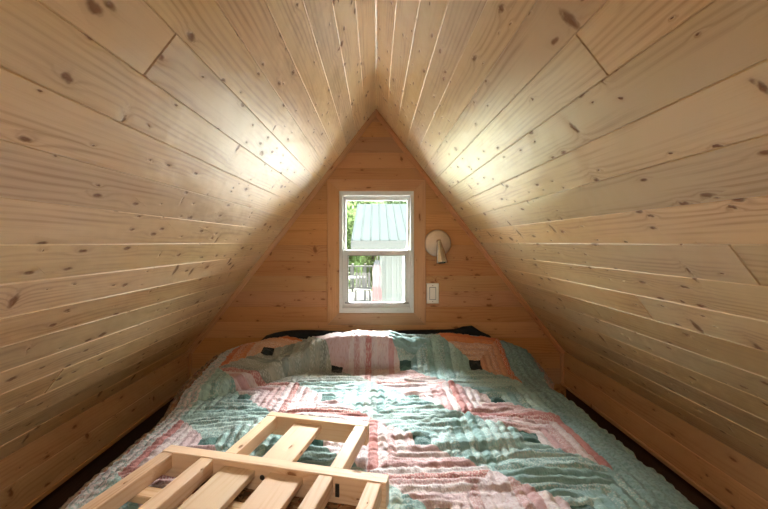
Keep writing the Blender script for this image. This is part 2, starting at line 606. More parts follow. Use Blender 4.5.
mb.build('lamp_shade', M_nickel, lamp, loc=(hx, D - 0.06, hz))
mb = MB()
bo = Vector((hx, D - 0.062, hz)) + dirv.normalized() * 0.075
mb.lathe([(0.0, -0.03), (0.010, -0.03), (0.012, 0.0), (0.02, 0.02), (0.019, 0.035), (0.010, 0.044), (0.0, 0.046)], bo, dirv, 24)
mb.build('bulb', simple('frosted_bulb', (0.85, 0.84, 0.8), 0.3, noise_amt=0), lamp, loc=bo)

sx, sz = P(432.5, 293.2)
sw = empty('light_switch', (sx, D, sz), 'white rocker light switch plate on the wall below the sconce', 'light switch')
mb = MB()
w2, h2 = 0.0375, 0.0615
mb.prism([Vector((sx + a * w2, D, sz + bq * h2)) for a, bq in ((-1, -1), (1, -1), (1, 1), (-1, 1))],
         [Vector((sx + a * (w2 - .003), D - 0.006, sz + bq * (h2 - .003))) for a, bq in ((-1, -1), (1, -1), (1, 1), (-1, 1))])
mb.build('cover_plate', M_switch, sw, loc=(sx, D, sz))
mb = MB()
mb.box((sx - .0205, D - 0.0068, sz - .0385), (sx + .0205, D - 0.004, sz + .0385), 0)
tag(mb.build('rocker_surround', M_latch, sw, loc=(sx, D, sz)), 'thin grey gap round the rocker')
mb = MB()
mb.prism([Vector((sx - .017, D - 0.005, sz - .035)), Vector((sx + .017, D - 0.005, sz - .035)), Vector((sx + .017, D - 0.005, sz + .035)), Vector((sx - .017, D - 0.005, sz + .035))],
         [Vector((sx - .016, D - 0.012, sz - .034)), Vector((sx + .016, D - 0.012, sz - .034)), Vector((sx + .016, D - 0.007, sz + .034)), Vector((sx - .016, D - 0.007, sz + .034))])
mb.build('rocker', M_switch, sw, loc=(sx, D, sz))
for dz in (-.048, .048):
    mb = MB()
    mb.lathe([(0.0028, 0.0055), (0.0026, 0.0072), (0, 0.0075)], (sx, D, sz + dz), (0, -1, 0), 12)
    mb.build('screw', M_nickel, sw, loc=(sx, D, sz + dz))

# ------------------------------------------------------------------ bed
M_matt = simple('mattress_ticking', (0.16, 0.12, 0.10), 0.9, noise_amt=0.1, spec=0.1)
mb = MB()
seg = 10


def rbox(mb, lo, hi, r, n=6):
    """box with rounded plan corners and rounded top/bottom edges"""
    cx_, cy_ = (lo[0] + hi[0]) / 2, (lo[1] + hi[1]) / 2
    hx_, hy_ = (hi[0] - lo[0]) / 2, (hi[1] - lo[1]) / 2
    rows = []
    for zz, ins in [(lo[2], r * 0.6), (lo[2] + r * 0.3, r * 0.15), (lo[2] + r, 0), (hi[2] - r, 0), (hi[2] - r * 0.3, r * 0.15), (hi[2], r * 0.6)]:
        pts = []
        for qx, qy, a0 in ((1, 1, 0), (-1, 1, 90), (-1, -1, 180), (1, -1, 270)):
            for k in range(n + 1):
                a = math.radians(a0 + 90 * k / n)
                pts.append((cx_ + qx * (hx_ - ins - r) + r * math.cos(a), cy_ + qy * (hy_ - ins - r) + r * math.sin(a), zz))
        rows.append(mb.add(*pts))
    N_ = len(rows[0])
    for a, bq in zip(rows[:-1], rows[1:]):
        for k in range(N_):
            j = (k + 1) % N_
            mb.face([a[k], a[j], bq[j], bq[k]], None, 0, True)
    mb.face(rows[0][::-1])
    mb.face(rows[-1])


rbox(mb, (-0.73, 0.26, 0.0), (0.73, 2.30, ZC - 0.70), 0.05)
tag(mb.build('mattress', M_matt, loc=(0, 1.28, 0)), 'thick brown mattress lying on the floor under the patchwork quilt', 'mattress')

# numpy gradient-ish noise


def vnoise(x, y, seed=0):
    xi, yi = np.floor(x).astype(np.int64), np.floor(y).astype(np.int64)
    xf, yf = x - xi, y - yi

    def h(a, bq):
        n = (a * 374761393 + bq * 668265263 + seed * 974711) & 0x7fffffff
        n = ((n ^ (n >> 13)) * 1274126177) & 0x7fffffff
        return ((n ^ (n >> 16)) & 0xffff) / 65535.0
    u = xf * xf * xf * (xf * (xf * 6 - 15) + 10)
    v = yf * yf * yf * (yf * (yf * 6 - 15) + 10)
    a = h(xi, yi) * (1 - u) + h(xi + 1, yi) * u
    bq = h(xi, yi + 1) * (1 - u) + h(xi + 1, yi + 1) * u
    return (a * (1 - v) + bq * v) * 2 - 1


def sstep(x, a, bq):
    t = np.clip((x - a) / (bq - a), 0, 1)
    return t * t * (3 - 2 * t)


def arc_profile(pts, n=800):
    """(x,h) polyline -> functions of arc length from the centre"""
    pts = np.array(pts, float)
    # smooth with Catmull-Rom
    P_ = np.vstack([pts[0] * [-1, 1] + 0, pts, 2 * pts[-1] - pts[-2]])
    P_[0] = [-pts[1][0], pts[1][1]]
    out = []
    for i in range(1, len(P_) - 2):
        for t in np.linspace(0, 1, 40, endpoint=False):
            p0, p1, p2, p3 = P_[i - 1], P_[i], P_[i + 1], P_[i + 2]
            out.append(0.5 * (2 * p1 + (p2 - p0) * t + (2 * p0 - 5 * p1 + 4 * p2 - p3) * t * t + (3 * p1 - p0 - 3 * p2 + p3) * t ** 3))
    out.append(pts[-1])
    out = np.array(out)
    s = np.concatenate([[0], np.cumsum(np.hypot(*np.diff(out, axis=0).T))])
    return s, out[:, 0], out[:, 1]


BODY = [(0, .664), (.3, .664), (.55, .664), (.70, .667), (.775, .680), (.83, .710), (.855, .77), (.866, .84), (.868, .89)]
HEADL = [(0, .505), (.25, .508), (.45, .522), (.62, .545), (.76, .580), (.88, .655), (.96, .75), (1.005, .83), (1.025, .88)]
HEADR = [(0, .508), (.3, .503), (.55, .514), (.70, .545), (.80, .590), (.89, .665), (.965, .75), (1.01, .83), (1.03, .88)]
SMAX = 1.07
ds = 0.0055
sv = np.arange(-SMAX, SMAX + ds / 2, ds)
tv = np.arange(0.22, 2.232, ds)
S_, T_ = np.meshgrid(sv, tv)
ab = np.abs(S_)


def ev(prof):
    s, x, h = arc_profile(prof)
    return np.interp(ab, s, x), np.interp(ab, s, h)


bx, bh = ev(BODY)
hlx, hlh = ev(HEADL)
hrx, hrh = ev(HEADR)
left = S_ < 0
hx_ = np.where(left, hlx, hrx)
hh_ = np.where(left, hlh, hrh)
sg = np.sign(S_)
# where the quilt climbs onto the pillows
xs_ = sg * bx
ystep = 1.995 - 0.42 * sstep(-xs_, 0.28, 0.78) ** 0.9 + 0.008 * vnoise(S_ * 7, T_ * 0, 3)
wl = sstep(T_, 0, 1) * 0
fa = 1 - 0.48 * sstep(-xs_, 0.22, 0.48)
w_left = fa * sstep(T_ - ystep, 0.0, 0.06) + (1 - fa) * sstep(T_ - ystep, 0.07, 0.36)
w_right = sstep(T_, 1.90, 2.20)
kr = sstep(S_, 0.02, 0.22)
w = w_left * (1 - kr) + w_right * kr
# over the pillows the left side keeps swelling toward the wall
wamp = np.where(left, 0.86 + 0.14 * sstep(T_, 1.6, 2.15), 1.0)
wq = w * wamp
X = sg * (bx * (1 - wq) + hx_ * wq)
H = bh * (1 - wq) + hh_ * wq
# crest rolls down toward the wall
roll = np.clip((T_ - 2.10) / 0.132, 0, 1)
H = H + 0.13 * roll ** 2.4
# end hang at the foot, out of view
H = H + 0.05 * (1 - sstep(T_, 0.22, 0.34))
# block layout
S0, T0, SB = -0.728, 1.63 - 0.176, 0.352
bu, bv = (S_ - S0) / SB, (T_ - T0) / SB
fu, fv = bu - np.floor(bu) - .5, bv - np.floor(bv) - .5
mm = np.maximum(np.abs(fu), np.abs(fv))
rr = (mm - 0.08) / 0.084
inb = (S_ > S0) & (S_ < S0 + 4 * SB)
puff = np.where(mm < 0.08, 1 - (mm / 0.08) ** 2, np.abs(np.sin(np.pi * np.clip(rr, 0, 5))) ** 0.45)
puffb = np.abs(np.sin(np.pi * S_ / 0.036)) ** 0.6
puff = np.where(inb, puff, puffb)
puff *= 1 + 0.5 * vnoise(S_ * 9, T_ * 9, 8)
# creases pulled across the logs
wx = S_ + 0.03 * vnoise(S_ * 5, T_ * 5, 1)
wt_ = T_ + 0.025 * vnoise(S_ * 3.5, T_ * 6, 2)
rid = (1 - np.abs(vnoise(wx * 4.5, wt_ * 27, 4))) ** 1.6
rid2 = (1 - np.abs(vnoise(wx * 11, wt_ * 52, 5))) ** 2
pk = (1 - np.abs(vnoise(wx * 70, wt_ * 45, 6))) ** 2
rightside = sstep(S_, -0.1, 0.6)
disp = 0.010 * puff + (0.010 + 0.013 * rightside) * rid * (0.4 + 0.6 * sstep(vnoise(S_ * 3, T_ * 3, 9), -0.5, 0.5)) + 0.006 * rid2 + 0.004 * pk
disp += 0.008 * vnoise(S_ * 4, T_ * 5, 12) + 0.0012 * vnoise(S_ * 55, T_ * 55, 13)
disp += 0.030 * np.exp(-((S_ - 0.035) / 0.035) ** 2) * w * (1 - w) * 4
# soft long folds in the pillow step
disp += 0.010 * w * (1 - w) * 4 * vnoise(S_ * 16 + T_ * 3, T_ * 2, 15)
Y = T_.copy()
Z = ZC - H
# displace along approximate normals
P3 = np.stack([X, Y, Z], -1)
du = np.gradient(P3, axis=1)
dv = np.gradient(P3, axis=0)
nn = np.cross(du, dv)
nn /= np.linalg.norm(nn, axis=-1, keepdims=True) + 1e-9
P3 = P3 + nn * disp[..., None]
P3[..., 1] = np.minimum(P3[..., 1], D - 0.025)
lim = KX - 0.012
P3[..., 0] = np.clip(P3[..., 0], -lim, lim)
nt_, ns_ = S_.shape
idx = np.arange(nt_ * ns_).reshape(nt_, ns_)
fc = np.stack([idx[:-1, :-1], idx[:-1, 1:], idx[1:, 1:], idx[1:, :-1]], -1).reshape(-1, 4)
# underside so the cloth has thickness
P4 = P3 - nn * 0.010
allv = np.concatenate([P3.reshape(-1, 3), P4.reshape(-1, 3)])
nb = nt_ * ns_
fc2 = fc[:, ::-1] + nb
rim = np.concatenate([idx[0, :], idx[1:, -1], idx[-1, -2::-1], idx[-2:0:-1, 0]])
rn = np.roll(rim, -1)
fc3 = np.stack([rim, rim + nb, rn + nb, rn], -1)
faces = np.concatenate([fc, fc2, fc3])
me = bpy.data.meshes.new('patchwork_quilt')
base = np.array([0, 1.28, ZC - 0.66])
me.vertices.add(len(allv))
me.vertices.foreach_set('co', (allv - base).astype(np.float32).ravel())
me.loops.add(len(faces) * 4)
me.loops.foreach_set('vertex_index', faces.ravel().astype(np.int32))
me.polygons.add(len(faces))
me.polygons.foreach_set('loop_start', np.arange(0, len(faces) * 4, 4, dtype=np.int32))
me.polygons.foreach_set('loop_total', np.full(len(faces), 4, dtype=np.int32))
me.polygons.foreach_set('use_smooth', np.ones(len(faces), bool))
me.update(calc_edges=True)
uvl = me.uv_layers.new(name='UVMap')
uvv = np.stack([S_.ravel(), T_.ravel()], -1)
uvv = np.concatenate([uvv, uvv + [0, 50]])
uvl.data.foreach_set('uv', uvv[faces.ravel()].astype(np.float32).ravel())
me.validate()

# quilt cloth : log-cabin blocks drawn from the cloth's own coordinates
M_quilt, g, b, o = new_mat('log_cabin_quilt')
uv = g.n('UVMap', uv_map='UVMap')
sp = g.n('SeparateXYZ', ins={0: uv.outputs[0]})
wobn = g.n('TexNoise', ins={'Vector': uv.outputs[0], 'Scale': 22.0, 'Detail': 2.0})
ws = g.n('SeparateColor', ins={0: wobn.outputs['Color']})
s_ = g.m('ADD', sp.outputs[0], g.m('MULTIPLY', g.m('SUBTRACT', ws.outputs[0], 0.5), 0.014))
t_ = g.m('ADD', sp.outputs[1], g.m('MULTIPLY', g.m('SUBTRACT', ws.outputs[1], 0.5), 0.014))
bu_ = g.m('DIVIDE', g.m('SUBTRACT', s_, S0), SB)
bv_ = g.m('DIVIDE', g.m('SUBTRACT', t_, T0 - 4 * SB), SB)
iu, iv = g.m('FLOOR', bu_), g.m('FLOOR', bv_)
fu_ = g.m('SUBTRACT', g.m('FRACT', bu_), 0.5)
fv_ = g.m('SUBTRACT', g.m('FRACT', bv_), 0.5)
au, av = g.m('ABSOLUTE', fu_), g.m('ABSOLUTE', fv_)
mx_ = g.m('MAXIMUM', au, av)
ring = g.m('FLOOR', g.m('DIVIDE', g.m('SUBTRACT', mx_, 0.08), 0.084))
cen = g.m('LESS_THAN', mx_, 0.08)
# block row 4 is the row through t=1.63; row 5 the pillow row.  column 3 row 5 -> pink on the far right half
par = g.m('MODULO', g.m('ADD', iu, iv), 2.0)             # (3+5)%2 = 0
sgn = g.m('SUBTRACT', 1.0, g.m('MULTIPLY', par, 2.0))     # +1 / -1
dia = g.m('MULTIPLY', g.m('ADD', fu_, fv_), sgn)
corner = g.m('MULTIPLY', g.m('GREATER_THAN', iv, 4.5), g.m('LESS_THAN', iu, 0.5))   # the block at the head's left corner is turned
dia = g.m('ADD', g.m('MULTIPLY', dia, g.m('SUBTRACT', 1.0, corner)), g.m('MULTIPLY', corner, g.m('SUBTRACT', fv_, fu_)))
pinkside = g.m('GREATER_THAN', dia, 0.0)
ori = g.m('GREATER_THAN', au, av)
cv = g.n('CombineXYZ', ins={0: g.m('ADD', iu, g.m('MULTIPLY', ori, 17.0)), 1: iv, 2: g.m('ADD', ring, g.m('MULTIPLY', pinkside, 9.0))})
wn = g.n('TexWhiteNoise', noise_dimensions='3D', ins={'Vector': cv.outputs[0]})
wc = g.n('SeparateColor', ins={0: wn.outputs['Color']})
# ring order dominates the choice of cloth, a little chance on top
key = g.m('ADD', g.m('MULTIPLY', ring, 0.17), g.m('MULTIPLY', wc.outputs[0], 0.30), clamp=True)
pink = g.ramp(key, [(0.0, (0.64, 0.50, 0.54)), (0.24, (0.69, 0.63, 0.68)), (0.42, (0.57, 0.37, 0.40)), (0.6, (0.67, 0.58, 0.63)), (0.76, (0.50, 0.22, 0.22)), (0.9, (0.66, 0.62, 0.66))], 'CONSTANT')
teal = g.ramp(key, [(0.0, (0.34, 0.54, 0.55)), (0.24, (0.25, 0.44, 0.46)), (0.42, (0.43, 0.63, 0.64)), (0.6, (0.26, 0.45, 0.46)), (0.76, (0.37, 0.58, 0.59)), (0.9, (0.30, 0.43, 0.43))], 'CONSTANT')
warm = g.ramp(key, [(0.0, (0.62, 0.34, 0.22)), (0.24, (0.66, 0.42, 0.29)), (0.42, (0.66, 0.27, 0.12)), (0.6, (0.66, 0.37, 0.23)), (0.76, (0.62, 0.19, 0.08)), (0.9, (0.66, 0.31, 0.16))], 'CONSTANT')
edgecol = g.m('GREATER_THAN', g.m('ABSOLUTE', g.m('SUBTRACT', iu, 1.5)), 1.2)
pink = g.mix(g.m('MULTIPLY', edgecol, g.m('GREATER_THAN', iv, 4.5)), pink, warm)
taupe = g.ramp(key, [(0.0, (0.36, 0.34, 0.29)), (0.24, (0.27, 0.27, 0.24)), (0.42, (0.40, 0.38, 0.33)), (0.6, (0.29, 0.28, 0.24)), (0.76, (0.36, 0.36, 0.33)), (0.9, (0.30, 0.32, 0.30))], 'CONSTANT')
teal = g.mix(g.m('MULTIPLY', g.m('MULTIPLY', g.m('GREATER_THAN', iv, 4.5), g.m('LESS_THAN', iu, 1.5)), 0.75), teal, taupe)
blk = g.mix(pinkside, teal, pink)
# small prints on the cloths
pr1 = g.n('TexVoronoi', voronoi_dimensions='2D', ins={'Vector': uv.outputs[0], 'Scale': 150.0})
spk = g.m('MULTIPLY', g.ss(pr1.outputs['Distance'], 0.42, 0.25), g.m('MULTIPLY', g.m('GREATER_THAN', wc.outputs[1], 0.45), 0.55))
blk = g.mix(spk, blk, g.mix(pinkside, (0.62, 0.68, 0.66), (0.74, 0.68, 0.66)))
pr2 = g.n('TexNoise', ins={'Vector': uv.outputs[0], 'Scale': 110.0, 'Detail': 2.0})
blk = g.mix(g.m('MULTIPLY', g.ss(pr2.outputs[0], 0.5, 0.68), 0.35), blk, g.mix(pinkside, (0.14, 0.24, 0.24), (0.40, 0.17, 0.16)))
cs = g.mix(g.m('GREATER_THAN', wc.outputs[2], 0.5), (0.055, 0.15, 0.15), (0.09, 0.21, 0.20))
cs = g.mix(g.m('MULTIPLY', g.m('GREATER_THAN', iv, 4.5), g.m('GREATER_THAN', g.m('ABSOLUTE', g.m('SUBTRACT', iu, 2.0)), 0.5)), cs, (0.012, 0.02, 0.022))
blk = g.mix(cen, blk, cs)
# borders
bteal = g.mix(g.ss(pr2.outputs[0], 0.4, 0.62), (0.29, 0.47, 0.48), (0.20, 0.34, 0.35))
flo_n = g.n('TexVoronoi', voronoi_dimensions='2D', ins={'Vector': uv.outputs[0], 'Scale': 110.0})
fcol = g.n('SeparateColor', ins={0: flo_n.outputs['Color']})
floral = g.ramp(fcol.outputs[0], [(0.0, (0.34, 0.17, 0.075)), (0.3, (0.17, 0.10, 0.05)), (0.5, (0.42, 0.25, 0.13)), (0.7, (0.27, 0.08, 0.04)), (0.88, (0.20, 0.15, 0.08))], 'CONSTANT')
pale_floral = g.ramp(fcol.outputs[1], [(0.0, (0.52, 0.30, 0.25)), (0.4, (0.36, 0.36, 0.30)), (0.7, (0.60, 0.45, 0.38))], 'CONSTANT')
S1 = S0 + 4 * SB
outr = g.m('GREATER_THAN', s_, S1)
outl = g.m('LESS_THAN', s_, S0)
col = g.mix(outr, blk, bteal)
bpale = g.mix(g.ss(pr2.outputs[0], 0.42, 0.6), (0.68, 0.62, 0.66), (0.38, 0.50, 0.52))
col = g.mix(outl, col, bpale)
col = g.mix(g.m('GREATER_THAN', s_, 0.845), col, pale_floral)
col = g.mix(g.m('LESS_THAN', s_, -0.80), col, floral)
topb = g.m('GREATER_THAN', t_, T0 + 2 * SB)
col = g.mix(topb, col, bteal)
# the back of the cloth is one brown print
col = g.mix(g.m('GREATER_THAN', sp.outputs[1], 20.0), col, floral)
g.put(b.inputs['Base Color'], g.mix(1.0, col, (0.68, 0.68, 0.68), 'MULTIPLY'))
b.inputs['Roughness'].default_value = 0.85
b.inputs['Specular IOR Level'].default_value = 0.2
b.inputs['Sheen Weight'].default_value = 0.15
mpv = g.n('Mapping', ins={'Vector': uv.outputs[0], 'Scale': (160.0, 90.0, 1.0)})
bn = g.n('TexNoise', ins={'Vector': mpv.outputs[0], 'Scale': 1.0, 'Detail': 3.0})
bp = g.n('Bump', ins={'Height': bn.outputs[0], 'Strength': 0.5, 'Distance': 0.005})
g.put(b.inputs['Normal'], bp.outputs[0])
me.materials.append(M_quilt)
qo = bpy.data.objects.new('patchwork_quilt', me)
COL.objects.link(qo)
qo.location = base
tag(qo, 'teal and pink log cabin patchwork quilt spread over the bed and its pillows', 'quilt')

# pillows that hold the quilt up, and the dark one showing behind it
M_pcase = simple('pillow_cotton', (0.5, 0.45, 0.4), 0.9, spec=0.1)
M_black = simple('black_cotton', (0.018, 0.022, 0.026), 0.9, spec=0.15)


def pillow(name, x0, x1, y0, y1, z0, z1, mat, label, bump=None):
    mb = MB()
    n, m_ = 28, 14
    top, bot = [], []
    for sgn_, store in ((1, top), (-1, bot)):
        for j in range(m_ + 1):
            row = []
            for i in range(n + 1):
                a, bq = i / n * 2 - 1, j / m_ * 2 - 1
                e = (max(0, 1 - abs(a) ** 5) * max(0, 1 - abs(bq) ** 3.2)) ** 0.5
                x = (x0 + x1) / 2 + a * (x1 - x0) / 2 * (1 - 0.05 * (1 - abs(bq)) * 0)
                y = (y0 + y1) / 2 + bq * (y1 - y0) / 2
                zc_ = (z0 + z1) / 2
                z = zc_ + sgn_ * e * (z1 - z0) / 2
                if bump and sgn_ > 0:
                    z += bump(x) * e
                row.append((x, y, z))
            store.append(mb.add(*row))
    for st, fl in ((top, False), (bot, True)):
        for j in range(m_):
            for i in range(n):
                q = [st[j][i], st[j][i + 1], st[j + 1][i + 1], st[j + 1][i]]
                mb.face(q[::-1] if fl else q, None, 0, True)
    o_ = mb.build(name, mat, loc=((x0 + x1) / 2, (y0 + y1) / 2, z0))
    return tag(o_, label, 'pillow')


pillow('pillow', -0.70, 0.72, D - 0.118, D - 0.008, ZC - 0.685, ZC - 0.517, M_black,
       'black bolster pillow peeking out between the quilt and the window wall',
       lambda x: 0.038 * math.exp(-((x - 0.555) / 0.05) ** 2) + 0.012 * math.exp(-((x - 0.55) / 0.16) ** 2) + 0.004 * math.sin(9 * x) - 0.012 * math.exp(-(x / 0.3) ** 2))

# ------------------------------------------------------------------ wooden frame on the bed
e1 = Vector((0.973, -0.229, 0)).normalized()
e2 = Vector((0.229, 0.973, 0)).normalized()
ez = Vector((0, 0, 1))
ZT = ZC - 0.563
O = Vector((-0.574, 1.087, 0))
rack = empty('wooden_frame', (O.x, O.y, ZC - 0.63), 'pale unfinished wooden slatted frame lying flat on the quilt', 'wooden frame')


def piece(name, a0, a1, b0, b1, top, thick, along, label=None):
    mb = MB()
    p = O + e1 * a0 + e2 * b0 + ez * (top - thick)
    if along == 1:
        mb.beam(p, e1, e2, ez, a1 - a0, b1 - b0, thick, 0.0022)
    else:
        mb.beam(p, e2, e1, ez, b1 - b0, a1 - a0, thick, 0.0022)
    o_ = mb.build(name, M_lumber, rack, loc=p)
    if label:
        o_['label'] = label
    return o_


mid = piece('rail', 0.006, 0.622, -0.036, 0.0, ZT, 0.066, 1)
piece('rail', 0.172, 0.508, 0.226, 0.256, ZT, 0.060, 1)
piece('rail', 0.0, 0.622, -0.66, -0.624, ZT, 0.066, 1)
for a0, a1 in ((0.004, 0.038), (0.125, 0.163), (0.455, 0.492), (0.576, 0.612)):
    piece('beam', a0, a1, -0.624, -0.036, ZT - 0.002, 0.040, 2)
for a0, a1 in ((0.172, 0.206), (0.470, 0.505)):
    piece('beam', a0, a1, 0.0, 0.226, ZT - 0.001, 0.040, 2)
for a0, a1 in ((0.194, 0.284), (0.324, 0.414)):
    piece('slat', a0, a1, -0.624, -0.036, ZT - 0.014, 0.018, 2)
piece('slat', 0.272, 0.360, 0.0, 0.226, ZT - 0.012, 0.018, 2)
piece('cross_batten', 0.004, 0.612, -0.150, -0.112, ZT - 0.043, 0.020, 1)
piece('cross_batten', 0.004, 0.612, -0.50, -0.462, ZT - 0.043, 0.020, 1)
mb = MB()
bp_ = O + e1 * 0.304 + e2 * -0.036 + ez * (ZT - 0.030)
mb.lathe([(0.0065, -0.004), (0.0065, 0.0015), (0.004, 0.003), (0.0, 0.003)], bp_, -e2, 16)
tag(mb.build('bolt', M_dark, mid, loc=bp_), 'dark round bolt head')
mb = MB()
bp_ = O + e1 * 0.505 + e2 * -0.036 + ez * (ZT - 0.03)
mb.beam(bp_ + ez * -0.016 + e1 * -0.006 + e2 * -0.002, ez, e1, -e2, 0.03, 0.010, 0.004, 0.001)
tag(mb.build('bracket', M_dark, mid, loc=bp_), 'small dark metal bracket')

M_floral, g, b, o = new_mat('brown_floral_print')
tc = g.n('TexCoord')
vo = g.n('TexVoronoi', ins={'Vector': tc.outputs['Object'], 'Scale': 110.0})
sc_ = g.n('SeparateColor', ins={0: vo.outputs['Color']})
g.put(b.inputs['Base Color'], g.ramp(sc_.outputs[0], [(0.0, (0.24, 0.12, 0.05)), (0.3, (0.12, 0.07, 0.03)), (0.55, (0.33, 0.19, 0.09)), (0.75, (0.26, 0.07, 0.03)), (0.9, (0.40, 0.28, 0.15))], 'CONSTANT'))
b.inputs['Roughness'].default_value = 0.9
mb = MB()
rows = []
for j in range(11):
    q = []
    for i in range(41):
        a_, b__ = 0.055 + 0.51 * i / 40, -0.105 + 0.185 * j / 10 - 0.04
        zz = ZC - 0.632 + 0.003 * math.sin(i * .9 + j) + 0.002 * math.sin(j * 1.7)
        q.append(O + e1 * a_ + e2 * b__ + ez * (zz + 0.004))
    rows.append(mb.add(*q))
for r0_, r1_ in zip(rows[:-1], rows[1:]):
    for i in range(40):
        mb.face([r0_[i], r0_[i + 1], r1_[i + 1], r1_[i]], None, 0, True)
fo = mb.build('floral_cloth', M_floral, loc=O + ez * (ZC - 0.64))
md = fo.modifiers.new('thickness', 'SOLIDIFY')
md.thickness = 0.008
tag(fo, 'brown floral cloth strip lying under the middle rail of the wooden frame', 'cloth')

# ------------------------------------------------------------------ outside
GZ = ZC - 3.2
M_bounce = simple('bounce_gravel', (0.66, 0.655, 0.63), 0.9, spec=0.1, scale=6)
M_grass = simple('grass', (0.22, 0.235, 0.14), 0.9, spec=0.1, scale=2, noise_amt=0.2)
M_metal = simple('roof_metal', (0.034, 0.041, 0.040), 0.9, 0.0, 0.0, noise_amt=0.03, scale=2)
M_fascia = simple('fascia_paint', (0.034, 0.040, 0.037), 0.6, noise_amt=0.03)
M_siding = simple('siding_paint', (0.066, 0.076, 0.070), 0.7, noise_amt=0.04)
M_deck = simple('weathered_wood', (0.11, 0.105, 0.095), 0.8, noise_amt=0.1, scale=8)
M_white = simple('white_paint', (0.13, 0.135, 0.135), 0.6, noise_amt=0.02)
M_bark = simple('bark', (0.07, 0.055, 0.04), 0.9, noise_amt=0.2, scale=12)


def leaf_mat(name, c):
    m, g, b, o = new_mat(name)
    g.nt.nodes.remove(b)
    oi = g.n('NewGeometry')
    wn = g.n('TexNoise', ins={'Vector': oi.outputs['Position'], 'Scale': 1.6, 'Detail': 4.0})
    cc = g.ramp(wn.outputs[0], [(0.3, tuple(q * .6 for q in c)), (0.7, tuple(q * 1.5 for q in c))])
    df = g.n('BsdfDiffuse', ins={'Color': cc})
    tl = g.n('BsdfTranslucent', ins={'Color': cc})
    mx = g.n('MixShader', ins={0: 0.5, 1: df.outputs[0], 2: tl.outputs[0]})
    g.put(o.inputs[0], mx.outputs[0])
    return m


M_leaf = [leaf_mat('leaves_%s' % n, c) for n, c in (('a', (0.085, 0.125, 0.05)), ('b', (0.11, 0.14, 0.065)), ('c', (0.07, 0.105, 0.05)))]

mb = MB()
mb.box((-40, D + 0.2, GZ - 0.1), (40, 9.0, GZ), 0)  # out of view; pale ground added to throw daylight up onto the slopes
tag(mb.build('ground', M_bounce), 'unseen pale gravel below the window, added to bounce daylight inside', None, None, 'structure')
mb = MB()
mb.box((1.6, 9.0, GZ - 0.1), (40, 34.0, GZ + 0.01), 0)  # unseen strip added so the left slope catches reflected light, toned down
tag(mb.build('ground', simple('dim_bounce_gravel', (0.17, 0.165, 0.15), 0.9, spec=0.1, scale=6)), 'unseen dimmer gravel beside the shed, added for glare on the left slope', None, None, 'structure')
mb = MB()
mb.box((-60, 9.0, GZ - 0.1), (60, 90, GZ), 0)
tag(mb.build('ground', M_grass), 'green lawn beyond the yard', None, None, 'structure')


def E(pxx, pyy, d):
    return Vector(((pxx - 376) * d / F, d, ZC + (242 - pyy) * d / F))


shed = empty('shed', (0.9, 9.8, GZ), 'pale shed with ribbed metal roof and vertical siding, seen through the window', 'shed')
ev_, rg = E(351, 240.3, 9.5), E(365.5, 204.0, 12.8)
xl = ev_.x
LR = 5.2
mb = MB()
xl = -0.61
run = Vector((0, 12.8 - 9.5, rg.z - ev_.z))
up = Vector((0, -run.z, run.y)).normalized()
p = Vector((xl, 9.5, ev_.z))
nr = 10
xr = xl + nr * 0.23
prof = []
for k in range(nr):
    x = k * 0.23
    prof += [(x, 0.0), (x + 0.012, 0.022), (x + 0.030, 0.022), (x + 0.042, 0.0)]
prof.append((nr * 0.23, 0.0))
a = mb.add(*[p + Vector((x, 0, 0)) + up * h for x, h in prof])
bq = mb.add(*[p + run + Vector((x, 0, 0)) + up * h for x, h in prof])
for i in range(len(prof) - 1):
    mb.face([a[i], a[i + 1], bq[i + 1], bq[i]])
a2 = mb.add(p - up * .02, p + Vector((nr * .23, 0, 0)) - up * .02, p + run + Vector((nr * .23, 0, 0)) - up * .02, p + run - up * .02)
mb.face([a2[3], a2[2], a2[1], a2[0]])
back = Vector((0, run.y, -run.z))
a3 = mb.add(p + run, p + run + Vector((nr * .23, 0, 0)), p + run + back + Vector((nr * .23, 0, 0)), p + run + back)
mb.face(a3)
mb.build('roof_panel', M_metal, shed, loc=p)
mb = MB()
mb.box((xl, 9.46, ev_.z - 0.215), (xr, 9.50, ev_.z - 0.01), 0.004, 0)
mb.box((xl - 0.0, 9.50, ev_.z - 0.20), (xr, 9.95, ev_.z - 0.18), 0, 0)
mb.build('fascia', M_fascia, shed, loc=(xl, 9.48, ev_.z))
wxl = 0.14
mb = MB()
mb.box((wxl, 9.9, GZ), (xr - 0.4, 15.7, ev_.z - 0.10), 0, 2)
k = 0
x = wxl + 0.1
while x < xr - 0.5:
    mb.box((x, 9.875, GZ), (x + 0.045, 9.9, ev_.z - 0.19), 0.003, 2)
    x += 0.145
mb.build('wall', M_siding, shed, loc=(wxl, 9.9, GZ))
mb = MB()
x = E(404.2, 0, 9.87).x
mb.box((x - .06, 9.85, GZ), (x + 0.05, 9.9, ev_.z - 0.19), 0.004, 2)
tag(mb.build('corner_board', M_white, shed, loc=(x, 9.87, GZ)), 'pale vertical board on the siding')
mb = MB()
tri = [p + run - up * .03, Vector((xl + 0.75, 9.9, ev_.z - .1)), Vector((xl + 0.75, 15.7, ev_.z - .1))]
tri[0].x = xl + 0.75
a = mb.add(*tri, *[q + Vector((0.06, 0, 0)) for q in tri])
mb.face([a[0], a[1], a[2]])
mb.face([a[5], a[4], a[3]])
mb.face([a[0], a[3], a[4], a[1]])
mb.build('gable', M_siding, shed, loc=tri[0])

